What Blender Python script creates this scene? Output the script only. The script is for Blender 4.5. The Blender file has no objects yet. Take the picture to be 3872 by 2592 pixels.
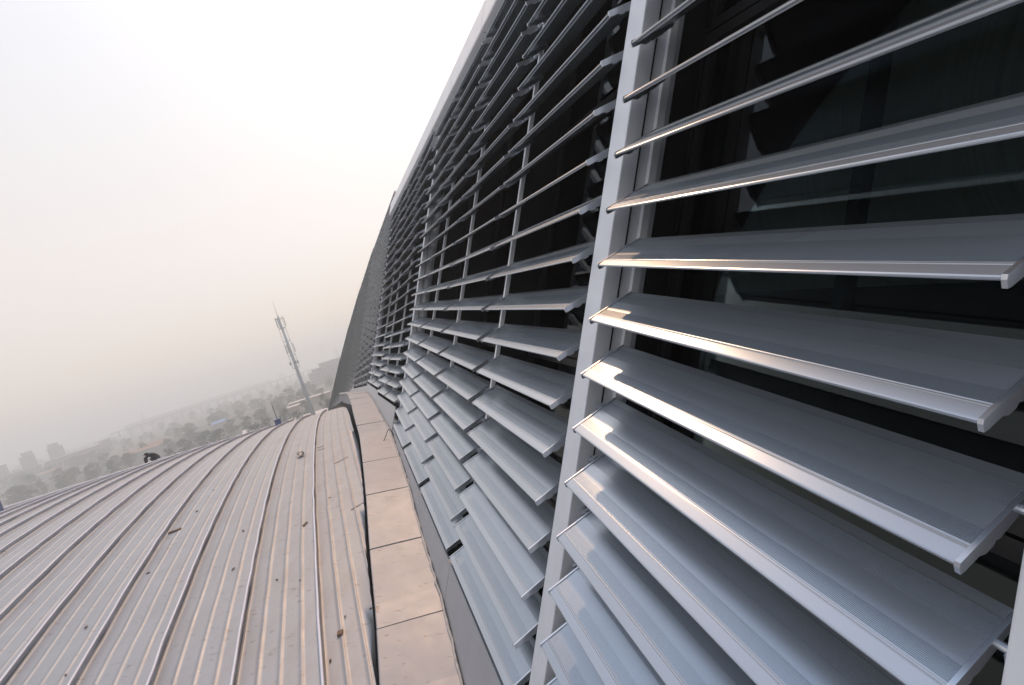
import bpy, bmesh, math, random
import numpy as np
from mathutils import Vector, Matrix

random.seed(7)
rng = np.random.default_rng(7)
scn = bpy.context.scene
C = scn.collection

# ------------------------------------------------------------------ camera, sky, sun
S = 0.30            # metres per louvre pitch (all facade and roof numbers below are in louvre pitches)
H = 20.0            # camera height above the ground
F, CX, CY = 1640.0, 1936.0, 1296.0      # photograph: 3872 x 2592
RHO, TH = math.radians(17.4), math.radians(5.2)
_up0 = np.array([-math.sin(RHO), -math.cos(RHO), 0.0])
_up = _up0 * math.cos(TH) - np.array([0, 0, 1.0]) * math.sin(TH)
_fw = np.array([0, 0, 1.0]) - _up * _up[2]; _fw /= np.linalg.norm(_fw)
_rt = np.cross(_fw, _up); _rt = _rt if _rt[0] > 0 else -_rt
W = np.array([_rt, _fw, _up])           # rows: world x, y, z in photo axes

cam = bpy.data.cameras.new('camera')
cam.sensor_width = 36.0
cam.lens = 36.0 * F / 3872.0
cam.clip_start = 0.05
cam.clip_end = 20000
camo = bpy.data.objects.new('camera', cam); C.objects.link(camo)
r_, u_, b_ = W @ np.array([1, 0, 0]), W @ np.array([0, -1, 0]), W @ np.array([0, 0, -1])
camo.matrix_world = Matrix(((r_[0], u_[0], b_[0], 0), (r_[1], u_[1], b_[1], 0), (r_[2], u_[2], b_[2], H), (0, 0, 0, 1)))
scn.camera = camo

SUN_AZ, SUN_EL = math.radians(1.5), math.radians(51)
world = bpy.data.worlds.new('World'); scn.world = world; world.use_nodes = True
nt = world.node_tree; nt.nodes.clear()
sky = nt.nodes.new('ShaderNodeTexSky'); sky.sky_type = 'NISHITA'; sky.sun_disc = False
sky.sun_elevation = SUN_EL; sky.sun_rotation = SUN_AZ
sky.air_density = 1.0; sky.dust_density = 3.0; sky.ozone_density = 1.0; sky.altitude = 50
bg = nt.nodes.new('ShaderNodeBackground'); bg.inputs['Strength'].default_value = 0.05
# dusty veil: the same pale layer all round, warmer and dimmer towards the horizon
wtc = nt.nodes.new('ShaderNodeTexCoord'); wsep = nt.nodes.new('ShaderNodeSeparateXYZ'); nt.links.new(wtc.outputs['Generated'], wsep.inputs[0])
ramp = nt.nodes.new('ShaderNodeValToRGB'); nt.links.new(wsep.outputs['Z'], ramp.inputs[0])
er = ramp.color_ramp; er.elements[0].position = 0.0; er.elements[0].color = (0.61, 0.475, 0.365, 1); er.elements[1].position = 1.0; er.elements[1].color = (0.44, 0.56, 0.78, 1)
for pos, col in ((0.09, (0.635, 0.505, 0.40)), (0.26, (0.68, 0.585, 0.495)), (0.42, (0.66, 0.61, 0.55)), (0.60, (0.62, 0.62, 0.62))):
    e = er.elements.new(pos); e.color = (*col, 1)
bg2 = nt.nodes.new('ShaderNodeBackground'); bg2.inputs['Strength'].default_value = 1.12
nt.links.new(ramp.outputs[0], bg2.inputs[0])
add = nt.nodes.new('ShaderNodeAddShader')
wo = nt.nodes.new('ShaderNodeOutputWorld')
nt.links.new(sky.outputs[0], bg.inputs[0]); nt.links.new(bg.outputs[0], add.inputs[0]); nt.links.new(bg2.outputs[0], add.inputs[1]); nt.links.new(add.outputs[0], wo.inputs[0])
HAZE_D = 0.0025
scn.cycles.volume_bounces = 6; scn.cycles.max_bounces = 12

sun = bpy.data.lights.new('sun', 'SUN'); sun.energy = 2.0; sun.angle = math.radians(1.2); sun.color = (1.0, 0.61, 0.35)
suno = bpy.data.objects.new('sun', sun); C.objects.link(suno)
SUNV = Vector((math.sin(SUN_AZ) * math.cos(SUN_EL), math.cos(SUN_AZ) * math.cos(SUN_EL), math.sin(SUN_EL)))
suno.rotation_euler = SUNV.to_track_quat('Z', 'Y').to_euler()

scn.view_settings.view_transform = 'Standard'
scn.view_settings.look = 'None'
scn.view_settings.exposure = 0.0
scn.view_settings.gamma = 1.0
scn.render.resolution_x, scn.render.resolution_y = 1024, 685

# ------------------------------------------------------------------ helpers
def V(p): return Vector((p[0] * S, p[1] * S, p[2] * S + H))
def ray(px, py):
    d = W @ np.array([(px - CX) / F, (py - CY) / F, 1.0]); return d / np.linalg.norm(d)
def nrm(v): v = np.asarray(v, float); return v / np.linalg.norm(v)

def tag(o, label=None, cat=None, group=None, kind=None):
    if label: o['label'] = label
    if cat: o['category'] = cat
    if group: o['group'] = group
    if kind: o['kind'] = kind
    return o
def empty(name, loc, rz=0.0):
    o = bpy.data.objects.new(name, None); C.objects.link(o); o.location = loc; o.rotation_euler[2] = rz
    o.empty_display_size = 0.2
    return o
def link(name, me, parent=None, world=True):
    """world=True: mesh data is in world coordinates; keep it there under an unrotated parent chain."""
    o = bpy.data.objects.new(name, me); C.objects.link(o)
    if parent is not None:
        o.parent = parent
        if world and parent.parent is None:      # parts undo their thing's offset; sub-parts sit under a part already at the origin
            o.matrix_parent_inverse = Matrix.Translation(-parent.location)
    return o
def mesh(name, verts, faces, mat, smooth=False):
    me = bpy.data.meshes.new(name); me.from_pydata([tuple(v) for v in verts], [], faces)
    me.materials.append(mat); me.validate(); me.update()
    if smooth: me.polygons.foreach_set('use_smooth', [True] * len(me.polygons))
    return me
def fixn(me):
    bm = bmesh.new(); bm.from_mesh(me); bmesh.ops.recalc_face_normals(bm, faces=bm.faces); bm.to_mesh(me); bm.free(); return me
BOXF = [(0, 1, 3, 2), (4, 6, 7, 5), (0, 4, 5, 1), (2, 3, 7, 6), (0, 2, 6, 4), (1, 5, 7, 3)]
def pbox(o, a, b, c):
    """parallelepiped corners from origin and three edge vectors"""
    o, a, b, c = (np.asarray(x, float) for x in (o, a, b, c))
    return [o + i * a + j * b + k * c for i in (0, 1) for j in (0, 1) for k in (0, 1)]
class MB:
    def __init__(self): self.v = []; self.f = []; self.m = []
    def add(self, vs, fs, mi=0):
        n = len(self.v); self.v += [tuple(x) for x in vs]; self.f += [tuple(i + n for i in f) for f in fs]; self.m += [mi] * len(fs); return self
    def pb(self, o, a, b, c, mi=0): return self.add(pbox(o, a, b, c), BOXF, mi)
    def box(self, x0, x1, y0, y1, z0, z1, mi=0): return self.pb((x0, y0, z0), (x1 - x0, 0, 0), (0, y1 - y0, 0), (0, 0, z1 - z0), mi)
    def tube(self, pts, r, n=8, mi=0, cap=True):
        pts = [Vector(p) for p in pts]; rr = r if hasattr(r, '__len__') else [r] * len(pts)
        vs = []; prev = None
        for i, p in enumerate(pts):
            t = (pts[min(i + 1, len(pts) - 1)] - pts[max(i - 1, 0)]).normalized()
            if prev is None: a = t.orthogonal().normalized()
            else: a = (prev - t * prev.dot(t)).normalized()
            prev = a; b = t.cross(a)
            for k in range(n):
                w = 2 * math.pi * k / n; vs.append(p + (a * math.cos(w) + b * math.sin(w)) * rr[i])
        fs = [(i * n + k, i * n + (k + 1) % n, (i + 1) * n + (k + 1) % n, (i + 1) * n + k) for i in range(len(pts) - 1) for k in range(n)]
        if cap: fs += [tuple(range(n - 1, -1, -1)), tuple((len(pts) - 1) * n + k for k in range(n))]
        return self.add(vs, fs, mi)
    def mesh(self, name, mats, smooth=False, fix=True):
        mats = mats if isinstance(mats, (list, tuple)) else [mats]
        me = bpy.data.meshes.new(name); me.from_pydata(self.v, [], self.f)
        for m in mats: me.materials.append(m)
        me.polygons.foreach_set('material_index', self.m)
        if smooth: me.polygons.foreach_set('use_smooth', [True] * len(me.polygons))
        me.update()
        if fix: fixn(me)
        return me

# ------------------------------------------------------------------ materials
def mat(name, col, rough=0.5, metal=0.0, var=0.0, vscale=3.0, stretch=(1, 1, 1), bump=0.0, bscale=40.0, rvar=0.0, spec=0.5, coord='Object', dirt=None, dscale=2.0, dthr=(0.6, 0.7), dstretch=None, island=0.0):
    m = bpy.data.materials.new(name); m.use_nodes = True; n = m.node_tree.nodes; l = m.node_tree.links
    p = n['Principled BSDF']; p.inputs['Metallic'].default_value = metal; p.inputs['Roughness'].default_value = rough
    p.inputs['Specular IOR Level'].default_value = spec
    tc = n.new('ShaderNodeTexCoord'); out = tc.outputs[coord]
    if island:
        oi0 = n.new('ShaderNodeObjectInfo'); vm = n.new('ShaderNodeVectorMath'); vm.operation = 'SCALE'; vm.inputs[0].default_value = (37, 91, 53); l.new(oi0.outputs['Random'], vm.inputs['Scale'])
        va = n.new('ShaderNodeVectorMath'); l.new(out, va.inputs[0]); l.new(vm.outputs[0], va.inputs[1]); out = va.outputs[0]
    def noise(scale, st, detail=5):
        mp = n.new('ShaderNodeMapping'); mp.inputs['Scale'].default_value = st; l.new(out, mp.inputs[0])
        t = n.new('ShaderNodeTexNoise'); t.inputs['Scale'].default_value = scale; t.inputs['Detail'].default_value = detail; t.inputs['Roughness'].default_value = 0.6
        l.new(mp.outputs[0], t.inputs[0]); return t.outputs[0]
    rgb = n.new('ShaderNodeRGB'); rgb.outputs[0].default_value = (*col, 1); cur = rgb.outputs[0]
    if var:
        f = noise(vscale, stretch)
        mr = n.new('ShaderNodeMapRange'); mr.inputs[1].default_value = 0.3; mr.inputs[2].default_value = 0.7
        mr.inputs[3].default_value = 1 - var; mr.inputs[4].default_value = 1 + var; l.new(f, mr.inputs[0])
        mx = n.new('ShaderNodeMix'); mx.data_type = 'RGBA'; mx.blend_type = 'MULTIPLY'; mx.inputs[0].default_value = 1
        l.new(cur, mx.inputs[6]); l.new(mr.outputs[0], mx.inputs[7]); cur = mx.outputs[2]
    if island:
        oi = n.new('ShaderNodeObjectInfo'); mr = n.new('ShaderNodeMapRange'); mr.inputs[3].default_value = 1 - island; mr.inputs[4].default_value = 1 + island
        l.new(oi.outputs['Random'], mr.inputs[0])
        mx = n.new('ShaderNodeMix'); mx.data_type = 'RGBA'; mx.blend_type = 'MULTIPLY'; mx.inputs[0].default_value = 1
        l.new(cur, mx.inputs[6]); l.new(mr.outputs[0], mx.inputs[7]); cur = mx.outputs[2]
    if dirt:
        f = noise(dscale, dstretch or stretch, 8)
        mr = n.new('ShaderNodeMapRange'); mr.inputs[1].default_value = dthr[0]; mr.inputs[2].default_value = dthr[1]; mr.inputs[4].default_value = dirt[3]; l.new(f, mr.inputs[0])
        mx = n.new('ShaderNodeMix'); mx.data_type = 'RGBA'; l.new(mr.outputs[0], mx.inputs[0]); l.new(cur, mx.inputs[6]); mx.inputs[7].default_value = (*dirt[:3], 1); cur = mx.outputs[2]
    l.new(cur, p.inputs['Base Color'])
    if rvar:
        f = noise(vscale * 1.7, stretch); mr = n.new('ShaderNodeMapRange'); mr.inputs[1].default_value = 0.3; mr.inputs[2].default_value = 0.7
        mr.inputs[3].default_value = max(rough - rvar, 0.05); mr.inputs[4].default_value = rough + rvar; l.new(f, mr.inputs[0]); l.new(mr.outputs[0], p.inputs['Roughness'])
    if bump:
        f = noise(bscale, stretch); b = n.new('ShaderNodeBump'); b.inputs['Strength'].default_value = bump; b.inputs['Distance'].default_value = 0.01
        l.new(f, b.inputs['Height']); l.new(b.outputs[0], p.inputs['Normal'])
    return m

M = {}
M['blade'] = mat('anodised_blade', (0.40, 0.44, 0.485), 0.27, 0.66, var=0.04, vscale=0.7, stretch=(1, 1, 1), island=0.06)
M['cap'] = mat('end_cap_metal', (0.58, 0.61, 0.66), 0.28, 0.9, var=0.06, vscale=20)
M['post'] = mat('post_aluminium', (0.70, 0.71, 0.74), 0.48, 0.12, var=0.04, vscale=8, stretch=(1, 1, 0.2), dirt=(0.3, 0.28, 0.26, 0.35), dscale=7, dthr=(0.66, 0.75))
M['mullion'] = mat('mullion_aluminium', (0.86, 0.86, 0.88), 0.45, 0.05, var=0.05, vscale=9)
M['frame'] = mat('dark_frame', (0.018, 0.018, 0.02), 0.4, 0.2, var=0.1, vscale=6)
M['fascia'] = mat('fascia_panel', (0.78, 0.78, 0.79), 0.5, 0.15, var=0.04, vscale=3, dirt=(0.4, 0.38, 0.36, 0.3), dscale=6, dthr=(0.66, 0.76))
M['base'] = mat('base_panel', (0.46, 0.47, 0.49), 0.42, 0.5, var=0.05, vscale=3)
M['slab'] = mat('parapet_slab', (0.28, 0.293, 0.32), 0.50, 0.25, var=0.06, vscale=3, rvar=0.03, bump=0.04, bscale=60, dirt=(0.17, 0.13, 0.10, 0.75), dscale=9, dthr=(0.62, 0.68), dstretch=(0.8, 2.6, 1))
M['parawall'] = mat('parapet_wall', (0.42, 0.42, 0.44), 0.5, 0.3, var=0.08, vscale=3)
M['seal'] = mat('sealant', (0.42, 0.41, 0.39), 0.8, 0.0, var=0.2, vscale=20, bump=0.6, bscale=60)
M['dark'] = mat('dark_gap', (0.012, 0.012, 0.013), 0.9)
M['black'] = mat('black_plastic', (0.006, 0.006, 0.007), 0.6)
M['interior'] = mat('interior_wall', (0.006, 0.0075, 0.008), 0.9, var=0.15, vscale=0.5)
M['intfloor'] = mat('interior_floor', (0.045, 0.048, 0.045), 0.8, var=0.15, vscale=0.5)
M['steel'] = mat('galvanised_steel', (0.40, 0.42, 0.45), 0.5, 0.3, var=0.05)
M['mast'] = mat('mast_paint', (0.30, 0.35, 0.42), 0.55, 0.1, var=0.05, vscale=1)

def roof_mat():
    m = mat('roof_sheet', (0.355, 0.378, 0.405), 0.52, 0.30, var=0.05, vscale=2.2, rvar=0.05, bump=0.10, bscale=1.6)
    n = m.node_tree.nodes; l = m.node_tree.links; p = n['Principled BSDF']
    src = p.inputs['Base Color'].links[0].from_socket
    at = n.new('ShaderNodeAttribute'); at.attribute_name = 'dirt'
    tc = n.new('ShaderNodeTexCoord')
    def nz(scale, rot, sc, detail):
        mp = n.new('ShaderNodeMapping'); mp.inputs['Rotation'].default_value = (0, 0, rot); mp.inputs['Scale'].default_value = sc; l.new(tc.outputs['Object'], mp.inputs[0])
        t = n.new('ShaderNodeTexNoise'); t.inputs['Scale'].default_value = scale; t.inputs['Detail'].default_value = detail; t.inputs['Roughness'].default_value = 0.65; l.new(mp.outputs[0], t.inputs[0]); return t.outputs[0]
    a = math.radians(-23)
    f1 = nz(3.0, a, (3.0, 0.7, 1), 8)          # brownish run-off along the sheets
    mul = n.new('ShaderNodeMath'); mul.operation = 'MULTIPLY'; l.new(f1, mul.inputs[0]); l.new(at.outputs['Fac'], mul.inputs[1])
    mr = n.new('ShaderNodeMapRange'); mr.inputs[1].default_value = 0.22; mr.inputs[2].default_value = 0.62; mr.inputs[4].default_value = 0.36; l.new(mul.outputs[0], mr.inputs[0])
    mx = n.new('ShaderNodeMix'); mx.data_type = 'RGBA'; l.new(mr.outputs[0], mx.inputs[0]); l.new(src, mx.inputs[6]); mx.inputs[7].default_value = (0.30, 0.22, 0.155, 1)
    f2 = nz(9.0, 0.9, (1, 2.6, 1), 8)          # fine scuffs
    mr2 = n.new('ShaderNodeMapRange'); mr2.inputs[1].default_value = 0.60; mr2.inputs[2].default_value = 0.66; mr2.inputs[4].default_value = 0.6; l.new(f2, mr2.inputs[0])
    mx2 = n.new('ShaderNodeMix'); mx2.data_type = 'RGBA'; l.new(mr2.outputs[0], mx2.inputs[0]); l.new(mx.outputs[2], mx2.inputs[6]); mx2.inputs[7].default_value = (0.22, 0.19, 0.16, 1)
    l.new(mx2.outputs[2], p.inputs['Base Color'])
    return m
M['roof'] = roof_mat()
M['seam'] = mat('roof_seam', (0.62, 0.65, 0.73), 0.5, 0.10, var=0.05, vscale=4)

def glass_mat():
    m = bpy.data.materials.new('window_glass'); m.use_nodes = True; n = m.node_tree.nodes; l = m.node_tree.links; n.clear()
    o = n.new('ShaderNodeOutputMaterial'); t = n.new('ShaderNodeBsdfTransparent'); t.inputs[0].default_value = (0.58, 0.65, 0.64, 1)
    g = n.new('ShaderNodeBsdfGlossy'); g.inputs['Roughness'].default_value = 0.02; g.inputs[0].default_value = (0.62, 0.66, 0.68, 1)
    fr = n.new('ShaderNodeFresnel'); fr.inputs[0].default_value = 1.42
    mx = n.new('ShaderNodeMixShader'); l.new(fr.outputs[0], mx.inputs[0]); l.new(t.outputs[0], mx.inputs[1]); l.new(g.outputs[0], mx.inputs[2]); l.new(mx.outputs[0], o.inputs[0])
    return m
M['glass'] = glass_mat()

# ------------------------------------------------------------------ facade frame (fitted from the photograph)
PV = np.array([-0.4346, -0.0653, -0.8983])          # one louvre pitch down the leaning wall
WCOL, GAP = 5.753, 0.496
LB = WCOL - GAP
OB = [np.array(x) for x in ([1.893, 7.85, 0.17], [1.82, 8.404, 0.403], [-5.508, 30.337, 2.914], [-9.721, 40.837, 3.249])]
UB = [nrm(x) for x in ([-0.2766, 0.9416, 0.1917], [-0.3234, 0.9421, 0.0882], [-0.3879, 0.9217, 0.0064], [-0.3839, 0.9233, 0.0095])]
OB += [np.array(x) for x in ([-13.96, 51.49, 3.72], [-23.36, 72.37, 2.53], [-33.71, 92.53, -0.72], [-44.86, 111.76, -5.99], [-56.65, 129.88, -13.23], [-68.9, 146.74, -22.39], [-81.39, 162.21, -33.39])]
for k in range(7):
    az, el = math.radians(-24.7 - 2.944 * k), math.radians(-3.98 - 5.146 * k)
    UB.append(np.array([math.sin(az) * math.cos(el), math.cos(az) * math.cos(el), math.sin(el)]))
NCOL = [2, 4, 2, 2, 4, 4, 4, 4, 4, 4, 4]
def nin(b): v = nrm(np.cross(UB[b], PV)); return v if v[0] > 0 else -v        # inward normal of the wall plane
def hin(b): u = UB[b]; return nrm([u[1], -u[0], 0])                            # inward, horizontal
def PT(b, t, j, d=0.0): return OB[b] + UB[b] * t + PV * j + nin(b) * d

# height of the parapet cap's inner edge along the wall plane, in (t, j)
JR = {0: [(-40, 15.5), (-14, 12.6), (-8, 11.9), (-2, 11.3), (2, 11.2)], 1: [(0, 11.1), (3.1, 11.0), (5.44, 10.47), (9.86, 10.36), (14.2, 9.87), (20.4, 9.68), (24, 9.9)],
      2: [(0, 10.0), (3.56, 9.84), (10.55, 9.3), (12, 9.3)], 3: [(-1, 9.55), (9.47, 9.23), (12, 9.3)]}
def jr(b, t):
    if b > 3: return 9.6
    x, y = zip(*JR[b]); return float(np.interp(t, x, y))
RP = [PT(0, t, jr(0, t)) for t in (-34, -24, -16, -10, -5, -1.5)] + [PT(1, t, jr(1, t)) for t in (0.5, 3.1, 5.44, 9.86, 14.2, 20.4)] + \
     [PT(2, t, jr(2, t)) for t in (0.8, 3.56, 10.0)] + [PT(3, t, jr(3, t)) for t in (2.0, 9.47)] + [PT(b, t, 9.6) for b in range(4, 8) for t in (2, 12, 21)]
RP = np.array(RP)
def smooth_poly(P, n=400, k=7):
    d = np.r_[0, np.cumsum(np.linalg.norm(np.diff(P, axis=0), axis=1))]
    q = np.linspace(0, d[-1], n); Q = np.array([np.interp(q, d, P[:, i]) for i in range(3)]).T
    ker = np.ones(k) / k
    Qp = np.pad(Q, ((k // 2, k // 2), (0, 0)), mode='reflect', reflect_type='odd')
    Q = np.array([np.convolve(Qp[:, i], ker, 'valid') for i in range(3)]).T
    return Q
RPS = smooth_poly(RP, 500, 9)
RD = np.r_[0, np.cumsum(np.linalg.norm(np.diff(RPS, axis=0), axis=1))]
def rp(d): return np.array([np.interp(d, RD, RPS[:, i]) for i in range(3)])
def rtan(d): return nrm(rp(d + 0.8) - rp(d - 0.8))
def lp(d):
    t = rtan(d); out = nrm([-t[1], t[0], 0]); return rp(d) + out * 1.98 + np.array([0, 0, 0.44])

# ------------------------------------------------------------------ lower roof surface
LAM = 0.72
RAZ = math.radians(-22.3446)
RDIR, RLAT = np.array([math.sin(RAZ), math.cos(RAZ)]), np.array([-math.cos(RAZ), math.sin(RAZ)])
SP = 3.2300
def roof(s, T, h=0.0):
    """s along the sheets, T nominal lateral coordinate, h height above the pan (all before LAM)"""
    s = np.asarray(s, float); T = np.asarray(T, float)
    z = -16.4361 + 0.301273 * s - 0.00504498 * s ** 2 / 2 - 5.2254e-6 * s ** 3 + 6.3058e-8 * s ** 4 + 0.0644125 * (T - 4) - 2.4379e-4 * (T - 4) ** 2 + h
    tt = T - 2.98e-5 * s ** 2 / 2
    return LAM * np.stack([RDIR[0] * s + RLAT[0] * tt, RDIR[1] * s + RLAT[1] * tt, z], -1)
def roof_at(px, py, smax=66):
    d = ray(px, py); best = None
    lo = None
    for k in np.linspace(5, 75, 3000):
        p = d * k / LAM; s = p[:2] @ RDIR; t = p[:2] @ RLAT; T = t + 2.98e-5 * s * s / 2
        z = roof(s, T)[2] / LAM
        if p[2] < z: return s, T
    return smax, 20
# right-hand edge of the roof follows the parapet's outer edge
_e = []
for d in np.linspace(0, RD[-1], 300):
    p = lp(d) / LAM; s = p[:2] @ RDIR; t = p[:2] @ RLAT; _e.append((s, t + 2.98e-5 * s * s / 2))
_e = np.array(_e)
def edgeT(s): return float(np.interp(s, _e[:, 0], _e[:, 1])) + float(np.interp(s, [10, 40, 70], [0.16, 0.3, 0.8]))

ST_ALL = np.unique(np.r_[np.linspace(-34, 20, 19), np.linspace(20, 100, 56), np.linspace(100, 133, 17)])
ST = ST_ALL[ST_ALL <= 100.001]
rj = np.random.default_rng(3)
kinkz = rj.normal(0, 0.012, len(ST_ALL))
kinkz[ST_ALL > 40] *= 0.6
def stations(i): return ST_ALL if i >= 3 else ST

roof_root = empty('standing_seam_roof', V(roof(0, 10)))
tag(roof_root, 'arched pale grey standing seam metal roof beside the parapet', 'roof')
NP = 26
RIB = [(-0.17, 0.0), (-0.085, 0.0), (-0.055, 0.020), (-0.02, 0.032), (0.02, 0.032), (0.055, 0.020), (0.085, 0.0), (0.17, 0.0)]
def panel(i):
    T0 = 4 + SP * i
    prof = []
    for k in range(0, 5):
        base = k * SP / 4
        if k == 0: prof += [(0.03, 0.10), (0.06, 0.02), (0.11, 0.0), (0.22, 0.0)]
        elif k == 4: prof += [(base - 0.22, 0.0), (base - 0.11, 0.0), (base - 0.06, 0.02), (base - 0.03, 0.10)]
        else: prof += [(base + a, h) for a, h in RIB]
    if i == -1:          # edge strip, cut along the parapet
        prof = [(SP - x, h) for x, h in prof][::-1]
        prof = [(-SP * 0.5, 0), (-0.3 * SP, 0)] + [(-0.25 * SP + a, h) for a, h in RIB] + [(0.0 + a, h) for a, h in RIB] + [p for p in prof if p[0] > 0.2]
        prof = sorted(prof)
    vs, dirt = [], []
    n = len(prof); SS = stations(i)
    for q, s in enumerate(SS):
        wob = rj.normal(0, 0.010); wz = kinkz[q] + rj.normal(0, 0.006)
        e = edgeT(s) if i == -1 else -1e9
        for x, h in prof:
            T = T0 + x + wob
            if T < e:
                T = e; h = -0.25 if x == prof[0][0] else 0.02
            vs.append(V(roof(s, T, h + wz)))
            fr = (x / (SP / 4)) % 1.0
            near_rib = math.exp(-(min(fr, 1 - fr) / 0.22) ** 2)
            side = float(np.interp(T, [0, 4, 9, 16], [1.0, 0.95, 0.72, 0.45]))
            dirt.append(min(1.0, side * (0.62 + 0.5 * near_rib)))
    fs = [(q * n + k, q * n + k + 1, (q + 1) * n + k + 1, (q + 1) * n + k) for q in range(len(SS) - 1) for k in range(n - 1)]
    me = mesh('roof_panel', vs, fs, M['roof'], True)
    a = me.attributes.new('dirt', 'FLOAT', 'POINT'); a.data.foreach_set('value', dirt)
    link('roof_panel', me, roof_root)
for i in range(-1, NP): panel(i)
SEAM = [(-0.020, 0.0), (-0.020, 0.31), (-0.045, 0.325), (-0.07, 0.355), (-0.065, 0.39), (-0.04, 0.415), (-0.003, 0.42), (0.033, 0.40), (0.05, 0.37), (0.042, 0.335), (0.020, 0.315), (0.020, 0.0)]
for i in range(NP):
    vs = []; n = len(SEAM); SS = stations(i)
    for q, s in enumerate(SS):
        wob = rj.normal(0, 0.014); wz = kinkz[q]
        for x, h in SEAM: vs.append(V(roof(s, 4 + SP * i + x + wob * (h > 0.1), h + wz)))
    fs = [(q * n + k, q * n + (k + 1) % n, (q + 1) * n + (k + 1) % n, (q + 1) * n + k) for q in range(len(SS) - 1) for k in range(n)]
    me = mesh('standing_seam', vs, fs, M['seam'], True); fixn(me)
    link('standing_seam', me, roof_root)
# walls under the roof down to the ground
mb = MB()
Ts = [4 - SP * 1.2, 4 + SP * NP]
ring = [roof(s, Ts[1]) for s in ST_ALL] + [roof(ST_ALL[-1], T) for T in (60, 30, 4 + SP * 3)] + [roof(ST[-1], T) for T in (4 + SP * 3, 8, 4)] + [roof(s, min(edgeT(s), 4) - 0.4) for s in ST[::-1]]
tops = [V(p) - Vector((0, 0, 0.25)) for p in ring]; n = len(tops)
mb.add(tops + [Vector((p.x, p.y, 0.0)) for p in tops], [(k, (k + 1) % n, n + (k + 1) % n, n + k) for k in range(n)])
link('under_wall', mb.mesh('under_wall', M['parawall']), roof_root)

# ------------------------------------------------------------------ parapet
par_root = empty('parapet_wall', V(lp(RD[-1] * 0.2)))
tag(par_root, 'low parapet with pinkish metal cap slabs between roof and louvred facade', 'parapet')
d544 = RD[np.argmin(np.linalg.norm(RPS - PT(1, 5.44, 10.47), axis=1))]
SL = 4.32
k0 = -int(d544 // SL)
d = d544 + k0 * SL
while d < RD[-1] - SL:
    a, b = d + 0.03, d + SL - 0.03
    n = 4; mb = MB(); tilt = rng.normal(0, 0.012); off = rng.normal(0, 0.015)
    rows = []
    for q in range(n + 1):
        x = a + (b - a) * q / n; R, L = rp(x), lp(x)
        o = nrm(L - R); R = R + o * 0.03; z = np.array([0, 0, 1.0])
        rows.append([R + z * (off), R + (L - R) * 0.5 + z * (off + tilt * 0.5 + 0.006), L + z * (off + tilt), L + o * 0.035 + z * (off + tilt - 0.03), L + o * 0.035 + z * (off - 0.30), L + z * (off - 0.30), L + z * (off - 0.07), R + z * (off - 0.08)])
    m = 8; vs = [V(p) for r in rows for p in r]
    fs = [(q * m + k, q * m + (k + 1) % m, (q + 1) * m + (k + 1) % m, (q + 1) * m + k) for q in range(n) for k in range(m)] + [tuple(range(m)), tuple(n * m + k for k in range(m))]
    mb.add(vs, fs); link('cap_slab', mb.mesh('cap_slab', M['slab']), par_root)
    d += SL
# wall face, joint bed, sealant
mb = MB(); xs = np.linspace(0, RD[-1], 160); rows = []
for x in xs:
    R, L = rp(x), lp(x); o = nrm((L - R) * [1, 1, 0]); z = np.array([0, 0, 1.0])
    rows.append([R - z * 0.09, L - o * 0.05 - z * 0.09, L - o * 0.05 - z * 3.6, R - z * 3.6])
vs = [V(p) for r in rows for p in r]; m = 4
mb.add(vs, [(q * m + k, q * m + (k + 1) % m, (q + 1) * m + (k + 1) % m, (q + 1) * m + k) for q in range(len(xs) - 1) for k in range(m)])
link('wall_face', mb.mesh('wall_face', M['parawall']), par_root)
mb = MB(); rows = []
for x in xs:
    L = lp(x); t = rtan(x); o = nrm([-t[1], t[0], 0]); rows.append([L - o * 0.04 - np.array([0, 0, 1.5]), L + o * 2.2 - np.array([0, 0, 2.0])])
mb.add([V(p) for r in rows for p in r], [(q * 2, q * 2 + 1, q * 2 + 3, q * 2 + 2) for q in range(len(xs) - 1)])
link('gutter', mb.mesh('gutter', M['dark']), par_root)
mb = MB()
pts = []
for x in np.arange(20, 110, 0.35):
    R = rp(x); o = nrm(lp(x) - R); pts.append(V(R + o * (0.0 + rng.normal(0, 0.015)) + np.array([0, 0, 0.02 + rng.normal(0, 0.012)])))
mb.tube(pts, [0.009 + abs(rng.normal(0, 0.004)) for _ in pts], 6)
link('sealant_bead', mb.mesh('sealant_bead', M['seal'], True), par_root)

# ------------------------------------------------------------------ facade
fac = empty('louvred_facade', V(PT(1, 0, 10)))
tag(fac, 'leaning grey facade of aluminium louvre blades over dark glass', 'facade')

def blade_profile(grooves):
    top = [(0.010, -0.044), (-0.003, -0.036), (-0.007, -0.024), (-0.003, -0.010), (0.014, -0.004), (0.140, 0.007), (0.146, 0.001), (0.152, 0.001), (0.157, 0.008), (0.172, 0.008), (0.178, 0.001)]
    if grooves:
        for a, b, nn in ((0.19, 0.37, 12), (0.62, 0.88, 16)):
            st = (b - a) / nn
            for k in range(nn):
                x = a + k * st; top += [(x, 0.004), (x + st * 0.42, 0.004), (x + st * 0.5, -0.004), (x + st * 0.92, -0.004)]
    top += [(0.985, 0.004), (0.992, -0.008), (0.985, -0.022)]
    bot = [(0.80, -0.030), (0.36, -0.040), (0.15, -0.042), (0.145, -0.066), (0.12, -0.066), (0.115, -0.040), (0.05, -0.034), (0.045, -0.044)]
    return top + bot
def blade_mesh(name, prof, m):
    n = len(prof); L = LB * S
    vs = [(x, y * S, z * S) for x in (0.004, L - 0.004) for y, z in prof]
    fs = [(k, (k + 1) % n, n + (k + 1) % n, n + k) for k in range(n)] + [tuple(range(n)), tuple(range(2 * n - 1, n - 1, -1))]
    me = mesh(name, vs, fs, m); fixn(me); return me
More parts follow.
